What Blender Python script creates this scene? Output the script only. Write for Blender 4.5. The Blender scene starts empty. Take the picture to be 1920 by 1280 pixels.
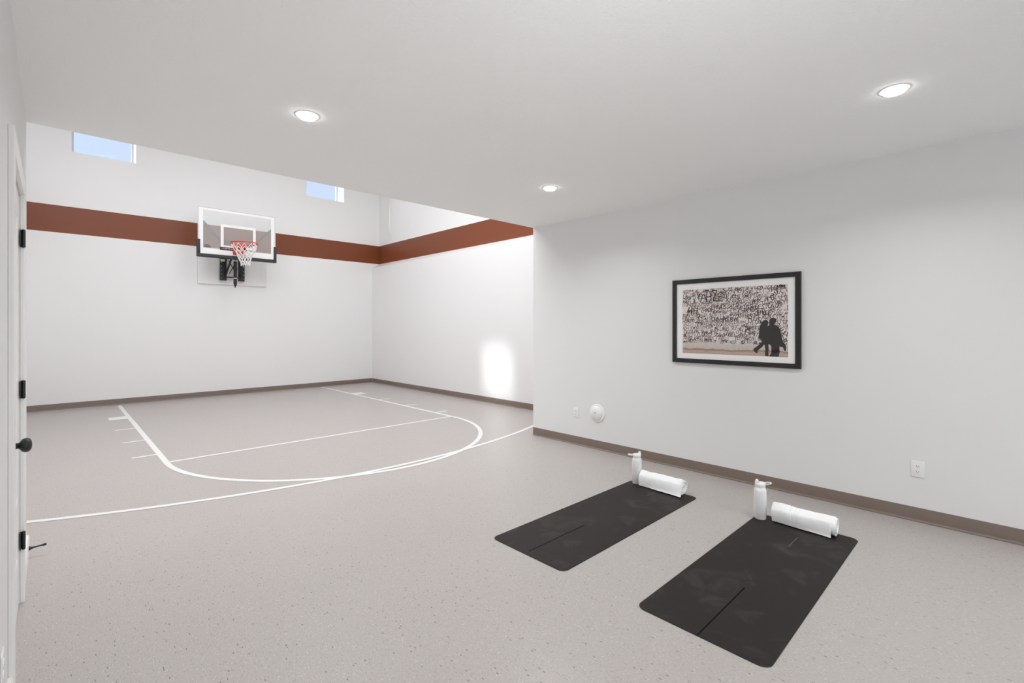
import bpy, bmesh, math, random, mathutils
from mathutils import Vector, Matrix
from math import sin, cos, pi, radians, atan2, sqrt

scene = bpy.context.scene
COL = scene.collection
rnd = random.Random(7)

# ------------------------------------------------------------------ materials
def new_mat(name):
    m = bpy.data.materials.new(name); m.use_nodes = True
    nt = m.node_tree
    return m, nt, nt.nodes['Principled BSDF']

def srgb(r, g, b):
    f = lambda c: (c / 255 / 12.92) if c / 255 <= .04045 else ((c / 255 + .055) / 1.055) ** 2.4
    return (f(r), f(g), f(b), 1)

def plain(name, col, rough=.5, metal=0., spec=.5, noise=None, bump=None):
    """principled with an optional faint colour noise (scale, amount) and bump (scale, strength)"""
    m, nt, p = new_mat(name)
    p.inputs['Base Color'].default_value = col
    p.inputs['Roughness'].default_value = rough
    p.inputs['Metallic'].default_value = metal
    p.inputs['Specular IOR Level'].default_value = spec
    tc = nt.nodes.new('ShaderNodeTexCoord')
    if noise:
        n = nt.nodes.new('ShaderNodeTexNoise'); n.inputs['Scale'].default_value = noise[0]
        n.inputs['Detail'].default_value = 4
        nt.links.new(tc.outputs['Object'], n.inputs['Vector'])
        mx = nt.nodes.new('ShaderNodeMix'); mx.data_type = 'RGBA'
        a = [c * (1 - noise[1]) for c in col[:3]] + [1]; b = [min(1, c * (1 + noise[1])) for c in col[:3]] + [1]
        mx.inputs['A'].default_value = a; mx.inputs['B'].default_value = b
        nt.links.new(n.outputs['Fac'], mx.inputs['Factor'])
        nt.links.new(mx.outputs['Result'], p.inputs['Base Color'])
    if bump:
        n2 = nt.nodes.new('ShaderNodeTexNoise'); n2.inputs['Scale'].default_value = bump[0]
        n2.inputs['Detail'].default_value = 3
        nt.links.new(tc.outputs['Object'], n2.inputs['Vector'])
        bp = nt.nodes.new('ShaderNodeBump'); bp.inputs['Strength'].default_value = bump[1]
        bp.inputs['Distance'].default_value = .004
        nt.links.new(n2.outputs['Fac'], bp.inputs['Height'])
        nt.links.new(bp.outputs['Normal'], p.inputs['Normal'])
    return m

M = {}
M['paint'] = plain('wall_paint', (.755, .757, .752, 1), .55, bump=(220, .06))
M['paint_court'] = plain('court_wall_paint', (.81, .805, .80, 1), .42, bump=(160, .04))
M['band'] = plain('band_paint', srgb(123, 66, 40), .34, spec=.35, bump=(160, .04))
M['ceiling'] = plain('ceiling_texture', (.915, .922, .918, 1), .9, spec=.2, bump=(70, .5))
M['trim'] = plain('white_trim_paint', (.82, .81, .795, 1), .35)
M['base'] = plain('vinyl_base', srgb(120, 106, 97), .42, noise=(12, .06))
M['black_metal'] = plain('black_powder_coat', (.012, .012, .013, 1), .42, noise=(30, .2))
M['black_pad'] = plain('black_rubber_padding', (.028, .029, .033, 1), .6)
M['steel_grey'] = plain('grey_steel', (.016, .020, .024, 1), .45)
M['chrome'] = plain('zinc', (.62, .64, .66, 1), .3, metal=1.)
M['white_plastic'] = plain('white_plastic', (.82, .82, .81, 1), .35)
M['outlet_slot'] = plain('slot_black', (.03, .03, .03, 1), .6)
M['line'] = plain('court_line_paint', (.80, .79, .765, 1), .45, noise=(25, .03))
M['panel'] = plain('white_mounting_board', (.80, .80, .79, 1), .5)
M['orange'] = plain('orange_powder_coat', (.78, .075, .022, 1), .38)
M['net'] = plain('white_nylon_cord', (.85, .84, .82, 1), .8, noise=(200, .08))
M['board_white'] = plain('board_white_print', (.86, .86, .85, 1), .4)
M['sticker_dark'] = plain('dark_sticker', (.05, .022, .024, 1), .4)
M['sticker_grey'] = plain('grey_logo_print', (.10, .085, .085, 1), .5)
M['sticker_light'] = plain('silver_print', (.62, .60, .60, 1), .4)
M['label_green'] = plain('pale_green_label', (.62, .68, .50, 1), .5)
M['frame_black'] = plain('black_wood_frame', (.014, .012, .0115, 1), .36, noise=(40, .25))
M['mat_white'] = plain('white_mat_board', (.86, .855, .85, 1), .8)
M['towel'] = plain('white_terry', (.96, .96, .965, 1), .95, spec=.1, bump=(420, .35))
_p = M['towel'].node_tree.nodes['Principled BSDF']; _p.inputs['Sheen Weight'].default_value = .6; _p.inputs['Sheen Roughness'].default_value = .6
M['bottle'] = plain('white_bottle_coat', (.90, .905, .905, 1), .38)
M['bottle_lid'] = plain('white_bottle_lid', (.90, .89, .88, 1), .35)
M['ink'] = plain('graffiti_ink', (.052, .036, .033, 1), .75, noise=(14, .5))
M['ink_brown'] = plain('graffiti_brown', (.17, .065, .042, 1), .75)
M['ink_grey'] = plain('graffiti_grey', (.20, .175, .172, 1), .75)
M['silhouette'] = plain('silhouette_print', srgb(53, 51, 48), .7)
M['silhouette_dark'] = plain('silhouette_dark_print', (.004, .004, .006, 1), .7)
M['mat_groove'] = plain('mat_groove', (.0085, .007, .007, 1), .9, spec=.1)
M['mat_scuff'] = plain('mat_etched_line', (.085, .085, .09, 1), .6)
M['vinyl_frame'] = plain('window_vinyl', (.55, .56, .57, 1), .45)

def floor_mat():
    m, nt, p = new_mat('speckled_vinyl')
    tc = nt.nodes.new('ShaderNodeTexCoord')
    def mapping(sx, sy, rot=0.):
        mp = nt.nodes.new('ShaderNodeMapping'); mp.inputs['Scale'].default_value = (sx, sy, 1)
        mp.inputs['Rotation'].default_value = (0, 0, rot)
        nt.links.new(tc.outputs['Object'], mp.inputs['Vector']); return mp
    def flecks(sx, sy, rot, thr, dens, soft=.06):
        mp = mapping(sx, sy, rot)
        v = nt.nodes.new('ShaderNodeTexVoronoi'); v.inputs['Scale'].default_value = 1
        v.voronoi_dimensions = '2D'
        nt.links.new(mp.outputs['Vector'], v.inputs['Vector'])
        sep = nt.nodes.new('ShaderNodeSeparateColor'); nt.links.new(v.outputs['Color'], sep.inputs['Color'])
        g = nt.nodes.new('ShaderNodeMath'); g.operation = 'LESS_THAN'; g.inputs[1].default_value = dens
        nt.links.new(sep.outputs['Red'], g.inputs[0])
        r = nt.nodes.new('ShaderNodeMapRange'); r.inputs['From Min'].default_value = thr; r.inputs['From Max'].default_value = thr + soft
        r.inputs['To Min'].default_value = 1; r.inputs['To Max'].default_value = 0
        nt.links.new(v.outputs['Distance'], r.inputs['Value'])
        k = nt.nodes.new('ShaderNodeMath'); k.operation = 'MULTIPLY'
        nt.links.new(g.outputs[0], k.inputs[0]); nt.links.new(r.outputs['Result'], k.inputs[1])
        return k
    base = nt.nodes.new('ShaderNodeTexNoise'); base.inputs['Scale'].default_value = 60; base.inputs['Detail'].default_value = 6
    mpb = mapping(3, 1); nt.links.new(mpb.outputs['Vector'], base.inputs['Vector'])
    ramp = nt.nodes.new('ShaderNodeValToRGB')
    c0, c1 = FLOOR_A, FLOOR_B
    ramp.color_ramp.elements[0].position = .3; ramp.color_ramp.elements[0].color = c0
    ramp.color_ramp.elements[1].position = .7; ramp.color_ramp.elements[1].color = c1
    nt.links.new(base.outputs['Fac'], ramp.inputs['Fac'])
    out = ramp.outputs['Color']
    for (sx, sy, rot, thr, dens, col, a) in (
            (150, 44, .06, .19, .12, (.225, .195, .185, 1), .60),
            (150, 50, -.10, .17, .075, (.70, .68, .66, 1), .65),
            (80, 26, .16, .15, .045, (.13, .11, .10, 1), .85),
            (110, 38, -.2, .13, .05, (.68, .66, .64, 1), .70),
            (260, 90, 0., .30, .22, (.34, .31, .295, 1), .40),
            (280, 100, .2, .28, .16, (.56, .54, .52, 1), .40)):
        k = flecks(sx, sy, rot, thr, dens)
        k2 = nt.nodes.new('ShaderNodeMath'); k2.operation = 'MULTIPLY'; k2.inputs[1].default_value = a
        nt.links.new(k.outputs[0], k2.inputs[0])
        mx = nt.nodes.new('ShaderNodeMix'); mx.data_type = 'RGBA'
        nt.links.new(k2.outputs[0], mx.inputs['Factor']); nt.links.new(out, mx.inputs['A'])
        mx.inputs['B'].default_value = col; out = mx.outputs['Result']
    # faint joints of the 12 inch tiles
    bk = nt.nodes.new('ShaderNodeTexBrick'); bk.offset = 0.; bk.squash = 1.
    mpk = mapping(1, 1); mpk.inputs['Location'].default_value = (0, JOINT, 0)
    nt.links.new(mpk.outputs['Vector'], bk.inputs['Vector'])
    for k_, v_ in (('Scale', 1.), ('Brick Width', .3048), ('Row Height', .3048), ('Mortar Size', .0011), ('Mortar Smooth', .3)): bk.inputs[k_].default_value = v_
    km = nt.nodes.new('ShaderNodeMath'); km.operation = 'MULTIPLY'; km.inputs[1].default_value = .17; nt.links.new(bk.outputs['Fac'], km.inputs[0])
    mj = nt.nodes.new('ShaderNodeMix'); mj.data_type = 'RGBA'; nt.links.new(km.outputs[0], mj.inputs['Factor'])
    nt.links.new(out, mj.inputs['A']); mj.inputs['B'].default_value = (.60, .575, .555, 1); out = mj.outputs['Result']
    nt.links.new(out, p.inputs['Base Color'])
    p.inputs['Roughness'].default_value = .33
    p.inputs['Specular IOR Level'].default_value = .5
    n = nt.nodes.new('ShaderNodeTexNoise'); n.inputs['Scale'].default_value = 26; n.inputs['Detail'].default_value = 5
    nt.links.new(tc.outputs['Object'], n.inputs['Vector'])
    bp = nt.nodes.new('ShaderNodeBump'); bp.inputs['Strength'].default_value = .10; bp.inputs['Distance'].default_value = .004
    nt.links.new(n.outputs['Fac'], bp.inputs['Height']); nt.links.new(bp.outputs['Normal'], p.inputs['Normal'])
    return m
JOINT = .1858
FLOOR_A = (.410, .376, .355, 1); FLOOR_B = (.472, .436, .414, 1)
M['floor'] = floor_mat()

def rubber_mat():
    m, nt, p = new_mat('yoga_mat_rubber')
    tc = nt.nodes.new('ShaderNodeTexCoord')
    n = nt.nodes.new('ShaderNodeTexNoise'); n.inputs['Scale'].default_value = 4.5; n.inputs['Detail'].default_value = 7
    n.inputs['Roughness'].default_value = .62; n.inputs['Distortion'].default_value = .8
    nt.links.new(tc.outputs['Object'], n.inputs['Vector'])
    r = nt.nodes.new('ShaderNodeValToRGB')
    r.color_ramp.elements[0].position = .53; r.color_ramp.elements[0].color = (.0165, .0120, .0105, 1)
    r.color_ramp.elements[1].position = .76; r.color_ramp.elements[1].color = (.046, .041, .041, 1)
    nt.links.new(n.outputs['Fac'], r.inputs['Fac']); nt.links.new(r.outputs['Color'], p.inputs['Base Color'])
    p.inputs['Roughness'].default_value = .55; p.inputs['Specular IOR Level'].default_value = .24
    n2 = nt.nodes.new('ShaderNodeTexNoise'); n2.inputs['Scale'].default_value = 400
    nt.links.new(tc.outputs['Object'], n2.inputs['Vector'])
    bp = nt.nodes.new('ShaderNodeBump'); bp.inputs['Strength'].default_value = .12; bp.inputs['Distance'].default_value = .002
    nt.links.new(n2.outputs['Fac'], bp.inputs['Height']); nt.links.new(bp.outputs['Normal'], p.inputs['Normal'])
    return m
M['rubber'] = rubber_mat()

def print_mat():
    """the photographic print: pale plastered wall, speckled kerb, brown ground strip (flat picture, in its own UV-like object space)"""
    m, nt, p = new_mat('print_paper')
    tc = nt.nodes.new('ShaderNodeTexCoord')
    sep = nt.nodes.new('ShaderNodeSeparateXYZ'); nt.links.new(tc.outputs['Object'], sep.inputs[0])
    n = nt.nodes.new('ShaderNodeTexNoise'); n.inputs['Scale'].default_value = 7; n.inputs['Detail'].default_value = 3
    nt.links.new(tc.outputs['Object'], n.inputs['Vector'])
    nf = nt.nodes.new('ShaderNodeTexNoise'); nf.inputs['Scale'].default_value = 130; nf.inputs['Detail'].default_value = 2
    nt.links.new(tc.outputs['Object'], nf.inputs['Vector'])
    # height with a wobble picks the zone
    w = nt.nodes.new('ShaderNodeMath'); w.operation = 'MULTIPLY_ADD'; w.inputs[1].default_value = .05; w.inputs[2].default_value = -.025
    nt.links.new(n.outputs['Fac'], w.inputs[0])
    hgt = nt.nodes.new('ShaderNodeMath'); hgt.operation = 'ADD'
    nt.links.new(sep.outputs['Z'], hgt.inputs[0]); nt.links.new(w.outputs[0], hgt.inputs[1])
    rr = nt.nodes.new('ShaderNodeMapRange'); rr.inputs['From Min'].default_value = 0; rr.inputs['From Max'].default_value = .632
    nt.links.new(hgt.outputs[0], rr.inputs['Value'])
    ramp = nt.nodes.new('ShaderNodeValToRGB'); cr = ramp.color_ramp
    cr.elements[0].position = 0.; cr.elements[0].color = (.48, .34, .27, 1)
    cr.elements[1].position = 1.; cr.elements[1].color = (.76, .69, .665, 1)
    for pos, c in ((.045, (.50, .38, .31, 1)), (.07, (.30, .19, .14, 1)), (.09, (.55, .49, .45, 1)), (.16, (.60, .54, .51, 1)), (.22, (.74, .67, .645, 1))):
        e = cr.elements.new(pos); e.color = c
    nt.links.new(rr.outputs['Result'], ramp.inputs['Fac'])
    sp = nt.nodes.new('ShaderNodeMapRange'); sp.inputs['From Min'].default_value = .58; sp.inputs['From Max'].default_value = .66
    nt.links.new(nf.outputs['Fac'], sp.inputs['Value'])
    low = nt.nodes.new('ShaderNodeMapRange'); low.inputs['From Min'].default_value = .20; low.inputs['From Max'].default_value = .30
    low.inputs['To Min'].default_value = .75; low.inputs['To Max'].default_value = .15
    nt.links.new(rr.outputs['Result'], low.inputs['Value'])
    k = nt.nodes.new('ShaderNodeMath'); k.operation = 'MULTIPLY'
    nt.links.new(sp.outputs['Result'], k.inputs[0]); nt.links.new(low.outputs['Result'], k.inputs[1])
    mx = nt.nodes.new('ShaderNodeMix'); mx.data_type = 'RGBA'
    nt.links.new(k.outputs[0], mx.inputs['Factor']); nt.links.new(ramp.outputs['Color'], mx.inputs['A'])
    mx.inputs['B'].default_value = (.20, .16, .145, 1)
    nt.links.new(mx.outputs['Result'], p.inputs['Base Color'])
    p.inputs['Roughness'].default_value = .7
    return m
M['print'] = print_mat()

def glass_mat(name, tint, gloss, rough, refl_veil=0., refl_veil_col=(.7, .7, .7, 1)):
    m = bpy.data.materials.new(name); m.use_nodes = True; nt = m.node_tree
    nt.nodes.remove(nt.nodes['Principled BSDF'])
    out = nt.nodes['Material Output']
    t = nt.nodes.new('ShaderNodeBsdfTransparent'); t.inputs['Color'].default_value = tint
    g = nt.nodes.new('ShaderNodeBsdfGlossy'); g.inputs['Roughness'].default_value = rough
    fr = nt.nodes.new('ShaderNodeFresnel'); fr.inputs['IOR'].default_value = 1.5
    geo = nt.nodes.new('ShaderNodeNewGeometry'); io = nt.nodes.new('ShaderNodeMapRange')      # same reflectance on both faces of the sheet
    io.inputs['To Min'].default_value = 1.5; io.inputs['To Max'].default_value = 1 / 1.5
    nt.links.new(geo.outputs['Backfacing'], io.inputs['Value']); nt.links.new(io.outputs['Result'], fr.inputs['IOR'])
    k = nt.nodes.new('ShaderNodeMath'); k.operation = 'MULTIPLY'; k.inputs[1].default_value = gloss
    nt.links.new(fr.outputs[0], k.inputs[0])
    mx = nt.nodes.new('ShaderNodeMixShader')
    nt.links.new(k.outputs[0], mx.inputs['Fac']); nt.links.new(t.outputs[0], mx.inputs[1]); nt.links.new(g.outputs[0], mx.inputs[2])
    sh = mx
    if refl_veil:
        d = nt.nodes.new('ShaderNodeBsdfDiffuse'); d.inputs['Color'].default_value = refl_veil_col
        m2 = nt.nodes.new('ShaderNodeMixShader'); m2.inputs['Fac'].default_value = refl_veil
        nt.links.new(mx.outputs[0], m2.inputs[1]); nt.links.new(d.outputs[0], m2.inputs[2]); sh = m2
    nt.links.new(sh.outputs[0], out.inputs['Surface'])
    return m
M['window_glass'] = glass_mat('window_glass', (.97, .985, 1, 1), .06, .0)
M['board_glass'] = glass_mat('tempered_board_glass', (.975, .985, .985, 1), .9, .03, .165, (.86, .87, .87, 1))  # pale diffuse share imitates a reflection veil over the glass

def emit_mat(name, col, strength):
    m, nt, p = new_mat(name)
    p.inputs['Base Color'].default_value = (.8, .8, .8, 1)
    p.inputs['Emission Color'].default_value = col
    p.inputs['Emission Strength'].default_value = strength
    return m
M['lens'] = emit_mat('downlight_lens', (1, .985, .96, 1), 14.)

# ------------------------------------------------------------------ mesh helpers
def box(bm, x0, x1, y0, y1, z0, z1, mi=0, bev=0., seg=2):
    r = bmesh.ops.create_cube(bm, size=1)
    vs = r['verts']
    for v in vs:
        v.co = Vector((x0 + (v.co.x + .5) * (x1 - x0), y0 + (v.co.y + .5) * (y1 - y0), z0 + (v.co.z + .5) * (z1 - z0)))
    fs = set(f for v in vs for f in v.link_faces)
    for f in fs: f.material_index = mi
    if bev:
        es = list(set(e for v in vs for e in v.link_edges))
        rb = bmesh.ops.bevel(bm, geom=es, offset=bev, segments=seg, profile=.5, affect='EDGES')
        for f in rb['faces']: f.material_index = mi
    return vs

def prism(bm, pts, axis, a0, a1, mi=0):
    """polygon pts (2-D) extruded along axis 'x','y' or 'z' from a0 to a1"""
    def P(p, a):
        return {'x': (a, p[0], p[1]), 'y': (p[0], a, p[1]), 'z': (p[0], p[1], a)}[axis]
    A = [bm.verts.new(P(p, a0)) for p in pts]; B = [bm.verts.new(P(p, a1)) for p in pts]
    n = len(pts); fs = []
    for i in range(n):
        j = (i + 1) % n
        fs.append(bm.faces.new((A[i], A[j], B[j], B[i])))
    fs.append(bm.faces.new(A[::-1])); fs.append(bm.faces.new(B))
    for f in fs: f.material_index = mi
    return fs

def lathe(bm, prof, origin, axis=(0, 0, 1), seg=32, mi=0, cap=True):
    """profile [(r, h)] spun about axis through origin"""
    ax = Vector(axis).normalized()
    q = ax.to_track_quat('Z', 'Y'); o = Vector(origin)
    rings = []
    for r, h in prof:
        if r < 1e-6:
            rings.append([bm.verts.new(o + q @ Vector((0, 0, h)))])
        else:
            rings.append([bm.verts.new(o + q @ Vector((r * cos(2 * pi * i / seg), r * sin(2 * pi * i / seg), h))) for i in range(seg)])
    for a, b in zip(rings, rings[1:]):
        for i in range(seg):
            j = (i + 1) % seg
            if len(a) == 1 and len(b) == 1: continue
            if len(a) == 1: f = bm.faces.new((a[0], b[j], b[i]))
            elif len(b) == 1: f = bm.faces.new((a[i], a[j], b[0]))
            else: f = bm.faces.new((a[i], a[j], b[j], b[i]))
            f.material_index = mi; f.smooth = True
    if cap:
        for rg, rev in ((rings[0], True), (rings[-1], False)):
            if len(rg) > 1:
                f = bm.faces.new(rg[::-1] if rev else rg); f.material_index = mi

def tube(bm, pts, r, seg=8, closed=False, mi=0):
    pts = [Vector(p) for p in pts]; n = len(pts)
    rad = r if hasattr(r, '__len__') else [r] * n
    rings = []; prev = None
    for i, p in enumerate(pts):
        if closed: t = (pts[(i + 1) % n] - pts[i - 1])
        else: t = pts[min(i + 1, n - 1)] - pts[max(i - 1, 0)]
        t.normalize()
        if prev is None:
            u = t.orthogonal().normalized()
        else:
            u = (prev - t * prev.dot(t))
            u = u.normalized() if u.length > 1e-6 else t.orthogonal().normalized()
        prev = u; w = t.cross(u)
        rings.append([bm.verts.new(p + (u * cos(2 * pi * k / seg) + w * sin(2 * pi * k / seg)) * rad[i]) for k in range(seg)])
    m = n if closed else n - 1
    for i in range(m):
        a, b = rings[i], rings[(i + 1) % n]
        for k in range(seg):
            l = (k + 1) % seg
            f = bm.faces.new((a[k], a[l], b[l], b[k])); f.material_index = mi; f.smooth = True
    if not closed:
        f = bm.faces.new(rings[0][::-1]); f.material_index = mi
        f = bm.faces.new(rings[-1]); f.material_index = mi

def bar(bm, p, q, w, d, mi=0, up=(0, 0, 1)):
    """rectangular bar from p to q, w across, d in the up-ish direction"""
    p, q = Vector(p), Vector(q); t = (q - p).normalized()
    u = t.cross(Vector(up))
    u = u.normalized() if u.length > 1e-5 else t.orthogonal().normalized()
    v = u.cross(t).normalized()
    c = [(-1, -1), (1, -1), (1, 1), (-1, 1)]
    A = [bm.verts.new(p + u * a * w / 2 + v * b * d / 2) for a, b in c]
    B = [bm.verts.new(q + u * a * w / 2 + v * b * d / 2) for a, b in c]
    fs = [bm.faces.new((A[i], A[(i + 1) % 4], B[(i + 1) % 4], B[i])) for i in range(4)]
    fs += [bm.faces.new(A[::-1]), bm.faces.new(B)]
    for f in fs: f.material_index = mi

def ribbon(bm, pts, w, place, mi=0, z=0.):
    """flat stroke of width w along 2-D pts; place(x, y, z) -> 3-D"""
    n = len(pts); L = []; R = []
    for i in range(n):
        a = pts[max(i - 1, 0)]; b = pts[min(i + 1, n - 1)]
        dx, dy = b[0] - a[0], b[1] - a[1]; l = math.hypot(dx, dy) or 1e-6
        nx, ny = -dy / l * w / 2, dx / l * w / 2
        L.append(bm.verts.new(place(pts[i][0] + nx, pts[i][1] + ny, z))); R.append(bm.verts.new(place(pts[i][0] - nx, pts[i][1] - ny, z)))
    for i in range(n - 1):
        f = bm.faces.new((L[i], R[i], R[i + 1], L[i + 1])); f.material_index = mi

def link(name, bm, mats, parent=None, smooth=None, fix=True):
    if fix: bmesh.ops.recalc_face_normals(bm, faces=bm.faces)
    me = bpy.data.meshes.new(name); bm.to_mesh(me); bm.free()
    for m in (mats if isinstance(mats, (list, tuple)) else [mats]): me.materials.append(m)
    if smooth is not None:
        for p in me.polygons: p.use_smooth = True
        if smooth > 0: me.set_sharp_from_angle(angle=radians(smooth))
    o = bpy.data.objects.new(name, me); COL.objects.link(o)
    if parent:
        o.parent = parent
        o.matrix_parent_inverse = Matrix.Translation(-parent.location) if not parent.parent else Matrix.Identity(4)
    return o

def rebase(o, loc):
    """put the origin of a mesh object at loc without moving its shape"""
    loc = Vector(loc)
    o.data.transform(Matrix.Translation(-loc)); o.location = loc
    return o

def structure(o, label=None):
    o['kind'] = 'structure'
    if label: o['label'] = label
    return o

def tag(o, label, cat, group=None):
    o['label'] = label; o['category'] = cat
    if group: o['group'] = group
    return o

def empty(name, loc):
    o = bpy.data.objects.new(name, None); o.location = loc; o.empty_display_size = .05
    COL.objects.link(o); return o

def part(name, bm, mats, parent, smooth=None):
    """part built in world coordinates below a parent at parent.location (parents are never rotated)"""
    o = link(name, bm, mats, None, smooth)
    base = Vector((0, 0, 0)); q = parent
    while q: base += q.location; q = q.parent
    o.data.transform(Matrix.Translation(-base)); o.parent = parent
    return o
BM = bmesh.new

def copy_tree(o, parent=None):
    c = o.copy(); COL.objects.link(c)
    if parent: c.parent = parent
    for ch in list(o.children): copy_tree(ch, c)
    return c

# ------------------------------------------------------------------ dimensions (metres; camera stands over the origin)
XL, XR = -.126, 4.57            # left and right wall of the near room
YJ = 4.34                       # where the low ceiling stops and the tall court begins
ZC = 2.735                      # low ceiling
YB = 11.34                      # far wall of the court
XCR, XCU = 5.91, 6.11           # court right wall: lower face, upper face behind the sloped ledge
XCL = -.62                      # court left wall
ZT = 6.1                        # court ceiling
YR = -5.6                       # wall behind the camera
B0, B1 = 3.052, 3.52            # brown band

# floor
bm = BM(); box(bm, -1.2, 6.6, YR - .3, 12.0, -.12, 0)
floor = structure(link('floor', bm, M['floor']), 'pale speckled vinyl floor')

# court lines lie in the floor surface: thin paint, parts of the floor
def arc(cx, cy, r, a0, a1, n):
    return [(cx + r * cos(a0 + (a1 - a0) * i / n), cy + r * sin(a0 + (a1 - a0) * i / n)) for i in range(n + 1)]
def flat_line(name, pts, w, z=.0012):
    bm = BM(); ribbon(bm, pts, w, lambda x, y, zz: (x, y, zz), 0, z)
    return link(name, bm, M['line'], floor)
KX0, KX1, KC = .853, 4.565, 2.709       # centre lines of the lane edges
YF = 6.13
W2 = .055
flat_line('lane_line', [(KX0, YF - .06), (KX0, 8.), (KX0, 11.14)], W2)
flat_line('lane_line', [(KX1, YF - .03), (KX1, 8.), (KX1, 11.22)], W2)
flat_line('free_throw_line', [(KX0 + .028, YF), (KX1 - .028, YF)], .05, .0014)
RA = (KX1 - KX0) / 2
flat_line('free_throw_arc', arc(KC, YF - .04, RA, pi, 2 * pi, 72), W2, .0016)
R3 = 6.75
flat_line('three_point_line', arc(KC, 4.335 + R3, R3, radians(242), radians(296), 80), .052, .0018)
for s, xe in ((-1, KX0), (1, KX1)):
    a = xe + s * .02; b = xe + s * .245
    flat_line('lane_block', [(a, 9.60), (b, 9.60)], .29, .0014)
    for yy in (8.505, 7.525, 6.585):
        flat_line('lane_tick', [(a, yy), (b, yy)], .05, .0014)

# walls of the near room
bm = BM(); box(bm, XR, XR + .119, YR, YJ, 0, ZC)
structure(link('wall_right', bm, M['paint']))
DY0, DY1, DZ = 2.715, 3.535, 2.105      # door opening
bm = BM()
box(bm, XL - .12, XL, YR, DY0, 0, ZC); box(bm, XL - .12, XL, DY1, YJ, 0, ZC); box(bm, XL - .12, XL, DY0, DY1, DZ, ZC)
structure(link('wall_left', bm, M['paint']))
# wall behind the camera, with a wide opening added to let fill light in
bm = BM(); RW = (.1, 2.9, .04, 2.15)
box(bm, XL - .12, RW[0], YR - .12, YR, 0, ZC); box(bm, RW[1], XR + .12, YR - .12, YR, 0, ZC)
box(bm, RW[0], RW[1], YR - .12, YR, 0, RW[2]); box(bm, RW[0], RW[1], YR - .12, YR, RW[3], ZC)
structure(link('wall_rear', bm, M['paint']))
bm = BM(); box(bm, XL - .12, XR + .12, YR - .12, YJ, ZC, ZC + .2)
structure(link('ceiling', bm, M['ceiling']))
# court: wall above and beside the opening (faces the court)
bm = BM()
box(bm, XCL - .12, XCU + .22, YJ - .14, YJ, ZC + .2, ZT)
box(bm, XR + .119, XCU + .22, YJ - .14, YJ, 0, ZC + .2)
box(bm, XCL - .12, XL - .12, YJ - .14, YJ, 0, ZC + .2)
structure(link('wall_court_front', bm, M['paint_court']))

WIN = [(.225, 1.112), (4.25, 5.16)]
WZ0, WZ1 = 4.495, 5.70
DEP = .40
def strips(bm, spans, fn):
    for s in spans: fn(*s)
# far wall
bm = BM()
YO = YB + DEP + .08
box(bm, XCL - .5, XCU + .5, YB, YO, 0, B0)
box(bm, XCL - .5, XCU + .5, YB, YO, B0, B1, 1)
box(bm, XCL - .5, XCU + .5, YB, YO, B1, WZ0)
box(bm, XCL - .5, WIN[0][0], YB, YO, WZ0, WZ1); box(bm, WIN[0][1], WIN[1][0], YB, YO, WZ0, WZ1); box(bm, WIN[1][1], XCU + .5, YB, YO, WZ0, WZ1)
box(bm, XCL - .5, XCU + .5, YB, YO, WZ1, ZT)
structure(link('wall_back', bm, [M['paint_court'], M['band']], fix=True))
# court right wall with its sloped ledge under the band
bm = BM()
ZL = 2.938
prism(bm, [(XCR, 0), (XCR, ZL), (XCU, B0), (XCU + .4, B0), (XCU + .4, 0)], 'y', YJ, YB)
box(bm, XCU, XCU + .4, YJ, YB, B0, B1, 1)
box(bm, XCU, XCU + .4, YJ, YB, B1, ZT)
structure(link('wall_court_right', bm, [M['paint_court'], M['band']]))
# court left wall with a high window (the sun that lights the right wall comes through it)
LW = (9.70, 10.68)
bm = BM()
XO = XCL - DEP - .08
box(bm, XO, XCL, YJ, YB, 0, B0); box(bm, XO, XCL, YJ, YB, B0, B1, 1); box(bm, XO, XCL, YJ, YB, B1, WZ0)
box(bm, XO, XCL, YJ, LW[0], WZ0, WZ1); box(bm, XO, XCL, LW[1], YB, WZ0, WZ1); box(bm, XO, XCL, YJ, YB, WZ1, ZT)
structure(link('wall_court_left', bm, [M['paint_court'], M['band']]))
bm = BM(); box(bm, XCL - .6, XCU + .6, YJ - .14, YO, ZT, ZT + .2)
structure(link('ceiling_court', bm, M['ceiling']))

# windows: frame + pane
def window(name, axis, a0, a1, p, label):
    """axis 'y': pane normal along y at y=p, spanning x a0..a1; axis 'x': normal along x"""
    bm = BM(); t = .035
    def b(u0, u1, z0, z1, d0, d1):
        if axis == 'y': box(bm, u0, u1, p + d0, p + d1, z0, z1)
        else: box(bm, p - d1, p - d0, u0, u1, z0, z1)
    b(a0, a1, WZ0, WZ0 + t, 0, .06); b(a0, a1, WZ1 - t, WZ1, 0, .06)
    b(a0, a0 + t, WZ0 + t, WZ1 - t, 0, .06); b(a1 - t, a1, WZ0 + t, WZ1 - t, 0, .06)
    fr = structure(link(name, bm, M['vinyl_frame']), label)
    bm = BM(); b(a0 + t, a1 - t, WZ0 + t, WZ1 - t, .022, .03)
    pane = link('window_pane', bm, M['window_glass'], fr)
    return fr
window('window_1', 'y', WIN[0][0], WIN[0][1], YB + DEP - .03, 'small high window above the band, left of the backboard')
window('window_2', 'y', WIN[1][0], WIN[1][1], YB + DEP - .03, 'small high window above the band, right of the backboard')
window('window_3', 'x', LW[0], LW[1], XCL - DEP + .03, 'small high window in the court left wall')

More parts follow.
